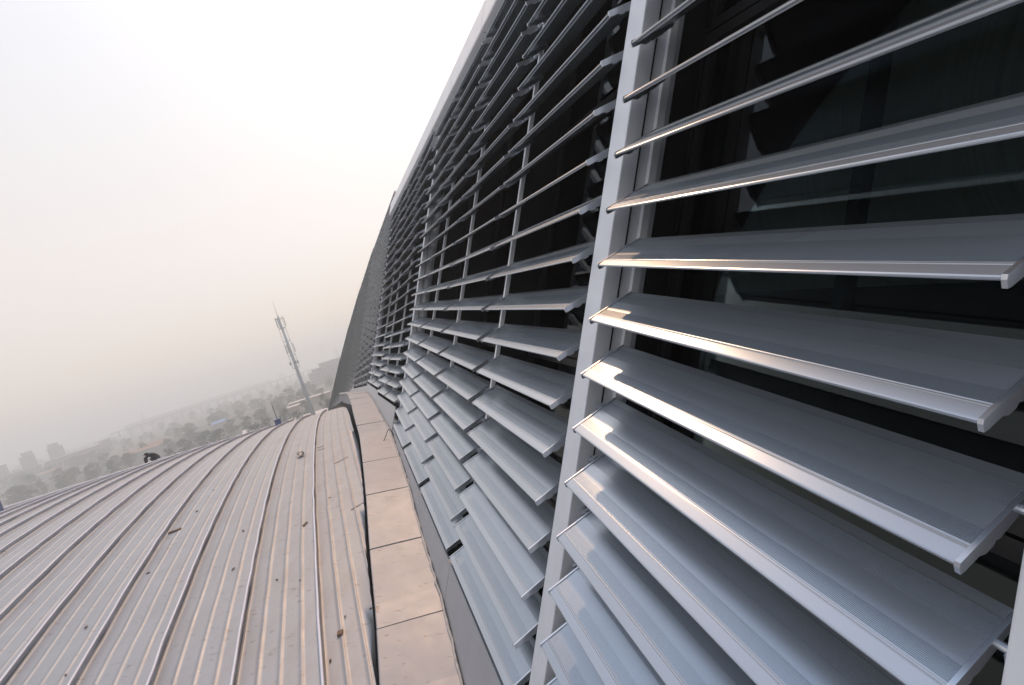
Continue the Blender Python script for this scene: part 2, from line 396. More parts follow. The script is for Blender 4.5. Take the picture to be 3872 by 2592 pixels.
BL_FINE = blade_mesh('louver_blade_grooved', blade_profile(True), M['blade'])
BL_PLAIN = blade_mesh('louver_blade_plain', blade_profile(False), M['blade'])
def cap_mesh(name, x0, x1):
    pr = [(-0.016, -0.09), (-0.018, -0.02), (0.0, 0.014), (0.99, 0.016), (1.0, -0.02), (0.97, -0.075), (0.60, -0.115), (0.44, -0.135), (0.40, -0.115), (0.36, -0.14), (0.27, -0.14), (0.20, -0.10), (0.03, -0.10)]
    n = len(pr); vs = [(x, y * S, z * S) for x in (x0, x1) for y, z in pr]
    fs = [(k, (k + 1) % n, n + (k + 1) % n, n + k) for k in range(n)] + [tuple(range(n)), tuple(range(2 * n - 1, n - 1, -1))]
    mb = MB(); mb.add(vs, fs)
    xp = (x0 - 0.062, x0) if x0 < 0.01 else (x1, x1 + 0.062)
    mb.tube([(xp[0], 0.70 * S, -0.055 * S), (xp[1], 0.70 * S, -0.055 * S)], 0.011, 10)
    mb.box(min(xp[0], xp[1]) + 0.02, min(xp[0], xp[1]) + 0.042, 0.62 * S, 0.80 * S, -0.11 * S, -0.01 * S)
    return mb.mesh(name, M['cap'])
CAP0 = cap_mesh('end_cap', -0.006, 0.0035)
CAP1 = cap_mesh('end_cap', LB * S - 0.0035, LB * S + 0.006)
def bump_mesh():
    mb = MB(); mb.box(LB * S + 0.007, LB * S + 0.09, 0.30 * S, 0.52 * S, -0.12 * S, 0.05 * S); return mb.mesh('pivot_bracket', M['frame'])
BUMP = bump_mesh()
FLOC = Matrix.Translation(-fac.location)
RISE = 0.24
def blade_matrix(b, t_far, j, closed=False, ang=0.0):
    u = UB[b]; X = -u
    if closed: Y = hin(b) * 0.57 - np.array([0, 0, 0.82])
    else: Y = hin(b) * 0.97 + np.array([0, 0, RISE + ang])
    Y = Y - X * (Y @ X); L = np.linalg.norm(Y); Y = Y / L; Z = np.cross(X, Y)
    o = PT(b, t_far, j); sc = (1.0 if b == 4 else 0.93) if closed else 1.0
    if closed: o = o + 0.5 * (hin(b) * 0.97 + np.array([0, 0, RISE])) - Y * 0.5 * sc
    o = V(o)
    return Matrix(((X[0], Y[0] * sc, Z[0], o.x), (X[1], Y[1] * sc, Z[1], o.y), (X[2], Y[2] * sc, Z[2], o.z), (0, 0, 0, 1)))
JTOP, JBOT = -11, {0: 10, 1: 9, 2: 8, 3: 8}
nblade = 0
def put_blade(me, mtx, caps=(CAP0, CAP1), extra=None):
    global nblade
    o = bpy.data.objects.new('louver_blade', me); C.objects.link(o); o.parent = fac; o.matrix_parent_inverse = FLOC; o.matrix_basis = mtx
    for c in caps:
        e = bpy.data.objects.new('end_cap', c); C.objects.link(e); e.parent = o
    if extra:
        e = bpy.data.objects.new('pivot_bracket', extra); C.objects.link(e); e.parent = o
    nblade += 1
for b in range(4):
    for a in range(NCOL[b]):
        tf = -a * 6.24 if b == 0 else (a + 1) * WCOL
        for j in range(JTOP, JBOT[b] + 1):
            put_blade(BL_FINE if b < 2 else BL_PLAIN, blade_matrix(b, tf, j, ang=rng.normal(0, 0.006)))
# closed louvres beyond the crest
CT = -13
for a in range(4):
    for j in range(CT, 10):
        put_blade(BL_PLAIN, blade_matrix(4, (a + 1) * WCOL, j, True), (CAP1,), BUMP if True else None)
prof = blade_profile(False); npf = len(prof)
mb = MB()
for b in range(5, 11):
    for a in range(4):
        for j in range(CT, 10):
            mt = blade_matrix(b, (a + 1) * WCOL, j, True)
            mb.add([mt @ Vector((x, y * S, z * S)) for x in (0.0, LB * S) for y, z in prof], [(k, (k + 1) % npf, npf + (k + 1) % npf, npf + k) for k in range(npf)] + [tuple(range(npf)), tuple(range(2 * npf - 1, npf - 1, -1))])
            if b < 8: mb.add([mt @ Vector(v.co) for v in BUMP.vertices], [tuple(p.vertices) for p in BUMP.polygons], 1)
o = link('far_louver_blades', mb.mesh('far_louver_blades', [M['blade'], M['frame']], fix=False), fac); o['kind'] = 'stuff'
# solid wall behind the closed louvres
mb = MB()
for b in range(4, 11):
    mb.pb(V(PT(b, -0.4, CT - 0.8, 0.75)), UB[b] * (WCOL * 4 + 0.3) * S, PV * (23.4) * S, nin(b) * 0.5 * S)
link('backing_wall', mb.mesh('backing_wall', M['frame']), fac)

def fbox(name, m, b, t0, t1, j0, j1, d0, d1, bevel=0.0, parent=None):
    mb = MB(); mb.pb(V(PT(b, t0, j0, d0)), UB[b] * (t1 - t0) * S, PV * (j1 - j0) * S, nin(b) * (d1 - d0) * S)
    o = link(name, mb.mesh(name, m), parent or fac)
    if bevel:
        md = o.modifiers.new('bevel', 'BEVEL'); md.width = bevel; md.segments = 2; md.limit_method = 'ANGLE'
    return o
# posts between the bays
fbox('post', M['post'], 0, 0.23, 0.78, -12.2, 12.4, 0.33, 1.25, 0.006)
fbox('post', M['post'], 1, 4 * WCOL + 0.02, 4 * WCOL + 0.55, -12.2, 10.4, 0.36, 1.25, 0.006)
fbox('post', M['post'], 3, 2 * WCOL + 0.02, 2 * WCOL + 0.52, -12.6, 10.2, 0.33, 1.25, 0.006)
for (b, te, sg) in ((0, 0.23, -1), (1, 4 * WCOL + 0.02, -1), (3, 2 * WCOL + 0.02, -1)):
    jb = 12.3 if b == 0 else 10.3
    fbox('post_flange', M['mullion'], b, te + sg * 0.10, te + sg * 0.004, -12.1, jb, 0.90, 1.06)
    fbox('jamb', M['frame'], b, te - 0.02, te + 0.55, -12.1, jb, 1.26, 1.98)
    fbox('post_gasket', M['frame'], b, te + sg * 0.012, te + sg * 0.003, -12.1, jb, 0.66, 0.69)
# mullions between columns
def mullion(b, t, w=0.12):
    o = fbox('mullion', M['frame'], b, t - w / 2, t + w / 2, -12, JBOT[b] + 1.4, 0.76, 1.76)
    fbox('cover_strip', M['mullion'], b, t - w * 0.5, t + w * 0.5, -12, JBOT[b] + 1.39, 0.62, 0.758, 0.002, o)
fbox('post', M['post'], 0, -5.99, -5.44, -12.2, 13.4, 0.33, 1.25, 0.006)
fbox('jamb', M['frame'], 0, -5.98, -5.45, -12.1, 13.3, 1.26, 1.98)
for a in (1, 2, 3): mullion(1, a * WCOL + GAP / 2)
mullion(2, WCOL + GAP / 2); mullion(2, 2 * WCOL + GAP / 2, 0.2); mullion(3, WCOL + GAP / 2)
# windows
JW = [-11.8, -4.9, 2.1, 10.4]
DW = 0.65          # the glazing sits this much deeper behind the mullions
for b in range(4):
    for a in range(NCOL[b]):
        if b == 0: t0, t1 = (-5.42, 0.20) if a == 0 else (-11.6, -6.02)
        else: t0, t1 = a * WCOL + GAP / 2 + (0.1 if a else 0.32), (a + 1) * WCOL + GAP / 2 - 0.1
        if b == 1 and a == 3: t1 -= 0.3
        for q in range(3):
            j0, j1 = JW[q], JW[q + 1] - 0.04
            w = 0.30; mb = MB(); u, nn = UB[b] * S, nin(b) * S; p = PV * S
            def bar(ta, tb, ja, jb, da=1.12, db=1.34): da += DW; db += DW; mb.pb(V(PT(b, ta, ja, da)), u * (tb - ta), p * (jb - ja), nn * (db - da))
            bar(t0, t0 + w, j0, j1); bar(t1 - w, t1, j0, j1); bar(t0 + w, t1 - w, j0, j0 + 0.2); bar(t0 + w, t1 - w, j1 - 0.2, j1)
            bar(t0 + 0.07, t0 + 0.12, j0 + 0.05, j1 - 0.05, 1.06, 1.12); bar(t1 - 0.12, t1 - 0.07, j0 + 0.05, j1 - 0.05, 1.06, 1.12)
            bar(t0 + w - 0.09, t0 + w - 0.02, j0 + 0.21, j1 - 0.21, 1.09, 1.12); bar(t1 - w + 0.02, t1 - w + 0.09, j0 + 0.21, j1 - 0.21, 1.09, 1.12)
            f = link('window_frame', mb.mesh('window_frame', M['frame']), fac)
            mb = MB(); mb.pb(V(PT(b, t0 + w - 0.04, j0 + 0.16, 1.20 + DW)), u * (t1 - t0 - 2 * w + 0.08), p * (j1 - j0 - 0.32), nn * 0.02)
            link('window_pane', mb.mesh('window_pane', M['glass']), f)
            if b < 2:
                mb = MB(); tm = (t0 + t1) / 2 - 0.4; mb.pb(V(PT(b, tm, j0 + 0.2, 1.36 + DW)), u * 0.16, p * (j1 - j0 - 0.4), nn * 0.2)
                link('frame_bar', mb.mesh('frame_bar', M['frame']), f)
# bolts on hinge bars (near bays)
# actuators with their cable
def actuator(b, t, jtop):
    nn = nin(b); A = lambda tt, j, d: V(PT(b, t + tt, j, d + DW))
    mb = MB()
    mb.pb(A(-0.16, jtop, 1.42), UB[b] * 0.3 * S, PV * 2.3 * S, nn * 0.28 * S)
    mb.pb(A(-0.24, jtop - 0.25, 1.38), UB[b] * 0.5 * S, PV * 0.5 * S, nn * 0.36 * S)
    o = link('actuator', mb.mesh('actuator', M['black']), fac)
    mb = MB(); mb.tube([A(0, jtop + 2.3, 1.55), A(0, jtop + 3.4, 1.55)], 0.030, 10); mb.tube([A(0, jtop + 3.4, 1.55), A(0, jtop + 4.3, 1.5)], 0.016, 8)
    link('actuator_rod', mb.mesh('actuator_rod', M['black'], True), o)
    mb = MB(); pts = [A(-0.3 - 0.28 * (1 - math.cos(w)), jtop - 0.3 - 0.55 * math.sin(w), 1.55) for w in np.linspace(0, math.pi, 14)] + [A(-0.86 + 0.10 * k, jtop + 0.55 * k, 1.55) for k in range(1, 9)]
    r = [0.022 + 0.003 * (k % 2) for k in range(len(pts))]
    mb.tube(pts, r, 8); link('actuator_cable', mb.mesh('actuator_cable', M['black'], True), o)
actuator(1, 4.4, -0.9); actuator(1, 4.4 + WCOL, -0.9); actuator(1, 4.4 + 2 * WCOL, -0.9)

def wall_hit(px, py, b, dlt):
    d_ = ray(px, py); n_ = nin(b); return d_ * (((OB[b] + n_ * dlt) @ n_) / (d_ @ n_))
mb = MB(); mb.tube([V(wall_hit(3130, 738, 0, 3.0)), V(wall_hit(4100, 622, 0, 3.0))], 0.009, 8)  # thin pale tube set behind the near glazing
link('interior_tube', mb.mesh('interior_tube', M['post'], True), fac)
# base panels between parapet and the lowest blades
JBASE = {0: 10.2, 1: 9.2, 2: 8.3, 3: 8.3}
for b in range(8):
    for a in range(NCOL[b]):
        if b == 0: t0, t1 = -(a + 1) * WCOL, -a * WCOL + (0.5 if a == 0 else 0)
        else: t0, t1 = a * WCOL + (0.0), (a + 1) * WCOL
        if b == 0 and a == 0: t1 = 0.5
        t1 -= 0.03
        jt = JBASE.get(b, 9.0)
        A = [PT(b, t0, jt, 0.05), PT(b, t1, jt, 0.05), PT(b, t1, max(jr(b, t1), jt) + 0.35, 0.05), PT(b, t0, max(jr(b, t0), jt) + 0.35, 0.05)]
        nn = nin(b) * 0.06
        vs = [V(p) for p in A] + [V(p + nn) for p in A]
        mb = MB(); mb.add(vs, [(0, 1, 2, 3), (7, 6, 5, 4), (0, 4, 5, 1), (1, 5, 6, 2), (2, 6, 7, 3), (3, 7, 4, 0)])
        link('base_panel', mb.mesh('base_panel', M['base']), fac)
        if b < 4:
            mb = MB(); mb.pb(V(PT(b, t0, jt + 0.05, 0.12)), UB[b] * (t1 - t0) * S, PV * 0.05 * S, nin(b) * 1.85 * S)
            link('base_ledge', mb.mesh('base_ledge', M['frame']), fac)
            mb = MB(); mb.pb(V(PT(b, t0, jt - 0.25, 0.95)), UB[b] * (t1 - t0) * S, PV * 0.3 * S, nin(b) * 0.12 * S)
            link('sill_rail', mb.mesh('sill_rail', M['mullion']), fac)
# fascia along the top
JF = -11.35
TE = [(-12.0, 0.5), (0.5, 4 * WCOL + 0.5), (0.5, 2 * WCOL + 0.5), (0.5, 2 * WCOL + 0.3)]
JP = [PT(0, -12.0, JF)] + [(PT(b, TE[b][1], JF) + PT(b + 1, TE[b + 1][0], JF)) / 2 for b in range(3)] + [PT(3, TE[3][1], JF - 0.3)]
up = np.array([0, 0, 1.0])
for b in range(4):
    k = NCOL[b]; A_, B_ = JP[b], JP[b + 1]
    h0 = nrm(hin(b) + (hin(b - 1) if b else hin(b))); h1 = nrm(hin(b) + (hin(b + 1) if b < 3 else hin(b)))
    for a in range(k):
        f0, f1 = (a + 0.004) / k, (a + 0.996) / k
        def sec(f):
            q = A_ + (B_ - A_) * f; h = nrm(h0 * (1 - f) + h1 * f); n_ = nin(b)
            return [q + n_ * 2.0, q - n_ * 0.10, q - PV * 0.05 - n_ * 0.14, q - PV * 1.35 - n_ * 0.14, q - PV * 1.35 - n_ * 0.14 + h * 0.80 + up * 0.95, q - PV * 1.35 - n_ * 0.14 + h * 2.6 + up * 1.3, q + n_ * 2.0 + h * 0.6]
        m = 7; vs = [V(p) for p in sec(f0) + sec(f1)]
        mb = MB(); mb.add(vs, [(q, (q + 1) % m, m + (q + 1) % m, m + q) for q in range(m)] + [tuple(range(m)), tuple(range(2 * m - 1, m - 1, -1))])
        link('fascia_panel', mb.mesh('fascia_panel', M['fascia']), fac)
# top cap of the closed bays
for b in range(4, 11):
    fbox('top_cap', M['fascia'], b, -0.2, 4 * WCOL + 0.2, CT - 1.05, CT - 0.92, 0.0, 1.3)
# interior shell: ceiling, back wall, floor, roof slab
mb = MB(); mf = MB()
secs = [(0, -WCOL * 2), (0, 0.5), (1, 4 * WCOL + 0.3), (2, 2 * WCOL + 0.3), (3, 2 * WCOL + 0.5)]
rows = []
for b, t in secs:
    A = PT(b, t, -12.0, 2.15); B = PT(b, t, 8.0, 2.15)
    rows.append((V(A), V(A + hin(b) * 22), V(np.array([(A + hin(b) * 22)[0], (A + hin(b) * 22)[1], B[2]])), V(B)))
for q in range(len(rows) - 1):
    a, c = rows[q], rows[q + 1]
    for k in range(2): mb.add([a[k], a[k + 1], c[k + 1], c[k]], [(0, 1, 2, 3)])
    mf.add([a[2], a[3], c[3], c[2]], [(0, 1, 2, 3)])
mb.add(rows[0], [(0, 1, 2, 3)]); mb.add(rows[-1], [(0, 1, 2, 3)])
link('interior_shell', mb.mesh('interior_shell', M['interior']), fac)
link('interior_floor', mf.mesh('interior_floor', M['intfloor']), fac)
mb = MB()
for q in range(len(rows) - 1):
    a, c = rows[q], rows[q + 1]; z = Vector((0, 0, 0.35))
    mb.add([a[0] + z, a[1] + z, c[1] + z, c[0] + z], [(0, 1, 2, 3)])
    mb.add([a[1] + z, Vector((a[1].x, a[1].y, 0)), Vector((c[1].x, c[1].y, 0)), c[1] + z], [(0, 1, 2, 3)])
link('upper_roof', mb.mesh('upper_roof', M['fascia']), fac)
mb = MB()
for b in range(4, 11):
    mb.pb(V(PT(b, -0.4, CT - 0.85, 1.1)), UB[b] * (WCOL * 4 + 0.3) * S, hin(b) * 24 * S, Vector((0, 0, -0.3)))
link('upper_roof_far', mb.mesh('upper_roof_far', M['fascia']), fac)

#@@BACKGROUND
# ------------------------------------------------------------------ ground and haze
M['ground'] = mat('ground_fields', (0.060, 0.075, 0.065), 0.95, var=0.35, vscale=0.012, dirt=(0.20, 0.16, 0.13, 0.8), dscale=0.02, dthr=(0.52, 0.62))
me = mesh('ground', [(-1450, -1450, 0), (1450, -1450, 0), (1450, 1450, 0), (-1450, 1450, 0)], [(0, 1, 2, 3)], M['ground'])
tag(link('ground', me), kind='structure')
hz = bpy.data.materials.new('haze_air'); hz.use_nodes = True; hn = hz.node_tree.nodes; hn.clear()
ho = hn.new('ShaderNodeOutputMaterial'); hv = hn.new('ShaderNodeVolumePrincipled')
hv.inputs['Color'].default_value = (0.90, 0.96, 1.0, 1); hv.inputs['Density'].default_value = HAZE_D; hv.inputs['Anisotropy'].default_value = 0.3
hz.node_tree.links.new(hv.outputs[0], ho.inputs['Volume'])
mb = MB(); mb.box(-1480, 1480, -1480, 1480, -1.0, 62.0)
tag(link('haze', mb.mesh('haze', hz)), 'pale dusty haze over the city behind the roof', 'haze', kind='stuff')

def at(px, py, dist):
    d = ray(px, py); h = math.hypot(d[0], d[1]); return Vector((d[0] / h * dist, d[1] / h * dist, H + d[2] / h * dist))
def on_ground(px, py, z=0.0):
    d = ray(px, py); k = (z - H) / d[2]; return Vector((d[0] * k, d[1] * k, z))
def pxw(px, dist):      # metres per photo pixel at a horizontal distance near this column
    return dist / F / (W[1] @ np.array([(px - CX) / F, 0.05, 1.0]) / np.linalg.norm([(px - CX) / F, 0.05, 1.0])) * 0.0 + dist / F * 0.92

def mk(m, **k): return mat(m, **k)
M['leafA'] = mat('leaf_dark', (0.030, 0.060, 0.040), 0.8, var=0.3, vscale=0.6, island=0.2)
M['leafB'] = mat('leaf_mid', (0.045, 0.075, 0.050), 0.8, var=0.3, vscale=0.6, island=0.2)
M['bark'] = mat('bark', (0.07, 0.055, 0.04), 0.9, var=0.3)
M['conc'] = mat('concrete', (0.30, 0.29, 0.28), 0.8, var=0.1, vscale=0.1)
M['concd'] = mat('concrete_grey', (0.20, 0.20, 0.21), 0.8, var=0.1, vscale=0.1)
M['brick'] = mat('brick_wall', (0.26, 0.20, 0.17), 0.85, var=0.1, vscale=0.2)
M['win'] = mat('window_dark', (0.05, 0.06, 0.07), 0.25)
M['whiteroof'] = mat('white_roof', (0.62, 0.55, 0.52), 0.6, var=0.05)
M['blueroof'] = mat('blue_roof', (0.10, 0.24, 0.48), 0.5, var=0.05)
M['tile'] = mat('tile_roof', (0.32, 0.17, 0.12), 0.8, var=0.1)
M['bluebox'] = mat('blue_paint', (0.12, 0.15, 0.27), 0.5, var=0.08)

# ------------------------------------------------------------------ trees
def tree_meshes(seed):
    r = np.random.default_rng(seed)
    cl = []
    for k in range(24):
        th = r.uniform(0, 2 * math.pi); rad = 2.6 * math.sqrt(r.uniform(0, 1)); z = r.uniform(1.0, 8.0)
        rad *= 1.15 - abs(z - 3.8) / 5.6
        cl.append((rad * math.cos(th), rad * math.sin(th), z, r.uniform(0.8, 1.5)))
    vs, fs = [], []
    for cx, cy, cz, cr in cl:
        for q in range(50):
            v = r.normal(size=3); v /= np.linalg.norm(v); v *= cr * r.uniform(0.45, 1.0) ** 0.5
            p = np.array([cx, cy, cz]) + v * [1, 1, 0.8]
            a = r.normal(size=3); a /= np.linalg.norm(a); b = np.cross(a, r.normal(size=3)); b /= np.linalg.norm(b)
            s = r.uniform(0.16, 0.34); n = len(vs)
            vs += [tuple(p + a * s), tuple(p + b * s * 0.8), tuple(p - a * s), tuple(p - b * s * 0.8)]; fs.append((n, n + 1, n + 2, n + 3))
    crown = mesh('crown', vs, fs, M['leafA'] if seed % 2 else M['leafB'])
    mb = MB(); mb.tube([(0, 0, -0.2), (0.05, 0, 1.6), (0.0, 0.1, 3.2), (0.1, 0.1, 5.6)], [0.26, 0.2, 0.15, 0.05], 7)
    for cx, cy, cz, cr in cl[:5]: mb.tube([(0.02, 0.05, 2.4), (cx * 0.5, cy * 0.5, (2.6 + cz) / 2), (cx, cy, cz)], [0.11, 0.08, 0.03], 5)
    return crown, mb.mesh('trunk', M['bark'])
TM = [tree_meshes(k) for k in range(11, 16)]
TLAB = {0: ('bushy green tree in the haze just beyond the roof crest', 'trees beyond the roof'), 1: ('small hazy tree in the distant belt of greenery', 'distant trees in the haze')}
def tree(p, h, w, which, far):
    t = empty('tree', (p.x, p.y, 0), random.uniform(0, 6.28)); t.scale = (w / 6.4, w / 6.4, h / 9.2)
    tag(t, TLAB[far][0], 'tree', TLAB[far][1])
    for nm, me in zip(('crown', 'trunk'), TM[which]):
        o = bpy.data.objects.new(nm, me); C.objects.link(o); o.parent = t
near = [(668, 1628, 55, 0), (690, 1680, 85, 1), (770, 1650, 85, 2), (826, 1645, 95, 3), (872, 1602, 62, 1), (930, 1588, 60, 0), (985, 1560, 75, 2), (965, 1625, 80, 4), (712, 1612, 48, 3), (60, 1850, 58, 2), (222, 1812, 42, 1), (1010, 1600, 60, 1),
        (1222, 1505, 46, 4), (1150, 1530, 60, 0), (1185, 1465, 40, 3), (1075, 1565, 55, 2), (1120, 1575, 50, 1), (480, 1730, 45, 2), (640, 1715, 50, 0), (420, 1760, 40, 3), (330, 1780, 46, 0), (150, 1835, 50, 4), (1250, 1530, 40, 2), (540, 1690, 44, 1)]
for px, py, w, k in near:
    p = on_ground(px, py, 5.0); dist = math.hypot(p.x, p.y)
    wm = min(max(w * dist / F * F * F / ((px - CX) ** 2 + (py - CY) ** 2 + F * F), 4.0), 17); tree(p, wm * random.uniform(0.85, 1.0) if wm > 8 else 7.5, wm, k, 0)
tr = np.random.default_rng(5)
for q in range(220):
    az = math.radians(tr.uniform(-52, -16)); dist = 260 * math.exp(tr.uniform(0, 1.45))
    h = tr.uniform(4.5, 9.5); tree(Vector((math.sin(az) * dist, math.cos(az) * dist, 0)), h, h * tr.uniform(0.8, 1.15), int(tr.integers(0, 5)), 1)

# ------------------------------------------------------------------ far buildings
def block(name, label, px, py, dist, wpx, depth, wall, floors, cols, yaw=None, step=None, roofm=None, group=None, cat='building', minh=3):
    """box building whose roof centre is seen at (px, py); windows are rows of recessed panes"""
    p = at(px, py, dist); h = max(p.z, minh); w = wpx * dist / F * F * F / ((px - CX) ** 2 + (py - CY) ** 2 + F * F)
    a = math.atan2(p.x, p.y) if yaw is None else yaw
    t = empty(name, (p.x, p.y, 0), -a); tag(t, label, cat, group)
    def child(n, mb, m, par=t):
        o = bpy.data.objects.new(n, mb.mesh(n, m)); C.objects.link(o); o.parent = par; return o
    child('wall', MB().box(-w / 2, w / 2, 0, depth, -0.5, h), wall)
    rf = child('roof', MB().box(-w / 2 - 0.4, w / 2 + 0.4, -0.4, depth + 0.4, h + 0.003, h + 0.6), roofm or M['concd'])
    if step:
        for (x0, x1, hh) in step: child('penthouse', MB().box(x0 * w, x1 * w, 1, depth - 1, h + 0.61, h + hh), wall)
    for f in range(floors):
        for c in range(cols):
            x = -w / 2 + w * (c + 0.5) / cols; z = h * (f + 0.55) / (floors + 0.2); ww = w / cols * 0.3; hh = h / (floors + 0.2) * 0.28
            wi = child('window', MB().box(x - ww, x + ww, -0.06, 0.2, z - hh, z + hh), M['win'])
    return t
block('apartment_block', 'tall pale apartment block with stepped roof, farther from the roof crest worker', 100, 1728, 560, 62, 12, M['conc'], 8, 7, step=[(-0.3, 0.45, 4)])
block('apartment_block', 'tall pale apartment block with stepped roof standing behind the long hall', 206, 1693, 560, 62, 12, M['conc'], 8, 7, step=[(-0.4, 0.3, 4)])
block('apartment_block', 'tall pale apartment block cut by the edge of the view', 0, 1765, 560, 50, 12, M['conc'], 7, 5)
block('terrace_building', 'long low grey terrace in front of the apartment blocks', 85, 1782, 500, 150, 10, M['concd'], 3, 10)
block('long_hall', 'long low industrial hall with dark flat roof in haze', 285, 1715, 480, 230, 16, M['brick'], 1, 12, roofm=M['concd'])
block('office_building', 'small flat roofed block at the end of the long hall', 395, 1666, 520, 46, 10, M['concd'], 3, 4)
block('factory', 'huge pale factory shed barely visible on the misty horizon', 600, 1572, 900, 270, 50, M['conc'], 1, 14)
block('factory_wing', 'lower far factory wing fading into the haze', 880, 1482, 1000, 320, 50, M['conc'], 1, 14)
block('tower_block', 'small faint tower block on the horizon left of the mast', 932, 1459, 1230, 26, 20, M['conc'], 5, 3)
block('tower_block', 'small faint tower block on the horizon behind the mast', 1062, 1414, 1230, 26, 20, M['conc'], 5, 3)
block('stepped_building', 'large grey stepped building partly hidden by the louvred facade', 1240, 1383, 430, 130, 22, M['concd'], 5, 9, step=[(-0.25, 0.5, 4.0)])
block('stepped_building_wing', 'lower grey wing beside the large stepped building', 1183, 1412, 420, 36, 20, M['concd'], 4, 3)
# chimney, pylons
def chimney(px0, py0, px1, dist, r0, r1):
    p = at(px0, py0, dist); b = at(px1, 1620, dist)
    t = empty('chimney', (p.x, p.y, 0)); tag(t, 'tall slim chimney standing before the misty factory', 'chimney')
    o = bpy.data.objects.new('stack', MB().tube([(0, 0, 0), (0, 0, p.z)], [r0, r1], 10).mesh('stack', M['concd'], True)); C.objects.link(o); o.parent = t
    o = bpy.data.objects.new('rim', MB().tube([(0, 0, p.z - 1.5), (0, 0, p.z + 0.3)], r1 * 1.25, 10).mesh('rim', M['concd'])); C.objects.link(o); o.parent = t
chimney(534, 1563, 548, 1100, 2.6, 1.8)
def pylon(px, py, dist, label, wb):
    p = at(px, py, dist); h = p.z; t = empty('lattice_tower', (p.x, p.y, 0), 0.4); tag(t, label, 'tower')
    legs = MB(); br = MB(); n = 9
    wz = lambda z: wb * (1 - z / h) ** 0.8 + 0.5
    for sx in (-1, 1):
        for sy in (-1, 1): legs.tube([(sx * wz(z), sy * wz(z), z) for z in np.linspace(0, h * 0.985, 8)], 0.22, 4)
    zs = h * (1 - (1 - np.linspace(0, 0.97, n)) ** 1.2)
    for z0, z1 in zip(zs[:-1], zs[1:]):
        for k in range(4):
            c = [(-1, -1), (1, -1), (1, 1), (-1, 1)]; a, b = c[k], c[(k + 1) % 4]
            br.tube([(a[0] * wz(z0), a[1] * wz(z0), z0), (b[0] * wz(z1), b[1] * wz(z1), z1)], 0.13, 4)
            br.tube([(b[0] * wz(z0), b[1] * wz(z0), z0), (a[0] * wz(z1), a[1] * wz(z1), z1)], 0.13, 4)
    top = MB().tube([(0, 0, h * 0.97), (0, 0, h)], 0.15, 4)
    for z, w in ((h * 0.9, 4.0), (h * 0.8, 5.0)): top.box(-w, w, -0.25, 0.25, z - 0.2, z + 0.2)
    for nm, mm in (('leg', legs), ('bracing', br), ('crossarm', top)):
        o = bpy.data.objects.new(nm, mm.mesh(nm, M['steel'])); C.objects.link(o); o.parent = t
pylon(1208, 1303, 800, 'pale steel lattice tower rising behind the stepped building', 3.2)
pylon(1264, 1312, 620, 'steel lattice power pylon next to the facade edge', 3.0)
# viaduct
vd = empty('viaduct', (0, 0, 0)); p0, p1 = at(430, 1655, 700), at(1180, 1405, 800)
vd.location = (p0.x, p0.y, 0); tag(vd, 'long elevated viaduct on thin piers in the haze', 'viaduct')
d = (p1 - p0); d.z = 0; Ld = d.length; d.normalize(); nn = Vector((-d.y, d.x, 0))
zt = 11.0
link('deck', MB().pb(Vector((p0.x, p0.y, zt)) - nn * 3, d * Ld, nn * 6, Vector((0, 0, 1.6))).mesh('deck', M['concd']), vd)
for k in range(24):
    q = Vector((p0.x, p0.y, 0)) + d * (Ld * (k + 0.5) / 24)
    link('pier', MB().pb(q - d * 0.8 - nn * 1.2, d * 1.6, nn * 2.4, Vector((0, 0, zt - 0.01))).mesh('pier', M['concd']), vd)
# low sheds and houses
def shed(name, label, x0, y0, x1, y1, hgt, depth, rm, wm):
    a = on_ground(x0, y0, hgt); b = on_ground(x1, y1, hgt); d = b - a; L = d.length; d.normalize(); n = Vector((-d.y, d.x, 0))
    if n.dot(Vector((a.x, a.y, 0))) < 0: n = -n
    t = empty(name, (a.x, a.y, 0)); tag(t, label, 'shed')
    A = Vector((a.x, a.y, 0))
    link('wall', MB().pb(A, d * L, n * depth, Vector((0, 0, hgt - 0.4))).mesh('wall', wm), t)
    z = Vector((0, 0, 1)); e = A + z * (hgt - 0.39) - n * 0.5 - d * 0.4; L2 = L + 0.8
    vs = [e, e + d * L2, e + n * (depth + 1) + d * L2, e + n * (depth + 1), e + n * (depth / 2 + .5) + z * depth * 0.16, e + n * (depth / 2 + .5) + z * depth * 0.16 + d * L2]
    me = MB().add(vs, [(0, 1, 5, 4), (3, 4, 5, 2), (0, 4, 3), (1, 2, 5), (0, 3, 2, 1)]).mesh('roof', rm)
    link('roof', me, t)
shed('long_shed', 'long low shed with pale pink roof at the mast foot', 1092, 1527, 1244, 1479, 4, 3.0, M['whiteroof'], M['brick'])
shed('long_shed', 'short low shed with pale roof beside the tree belt', 1086, 1542, 1126, 1529, 4, 3.0, M['whiteroof'], M['brick'])
shed('blue_roof_shed', 'shed with bright blue roof among the trees', 800, 1606, 845, 1591, 4, 8, M['blueroof'], M['conc'])
shed('white_house', 'small white house peeping over the roof crest', 920, 1640, 948, 1630, 4, 7, M['whiteroof'], M['conc'])
shed('tiled_house', 'low house with long reddish roof behind the crouching worker', 470, 1722, 600, 1682, 4, 7, M['tile'], M['conc'])
shed('tiled_house', 'low house with short reddish roof deeper in the trees', 540, 1688, 610, 1665, 4, 6, M['tile'], M['conc'])
shed('tiled_shed', 'long reddish roofed shed below the apartment blocks', 90, 1815, 230, 1768, 4, 6, M['tile'], M['conc'])
shed('roadside_shed', 'low dusty shed between mast foot and roof crest', 1085, 1600, 1235, 1552, 3, 6, M['whiteroof'], M['brick'])

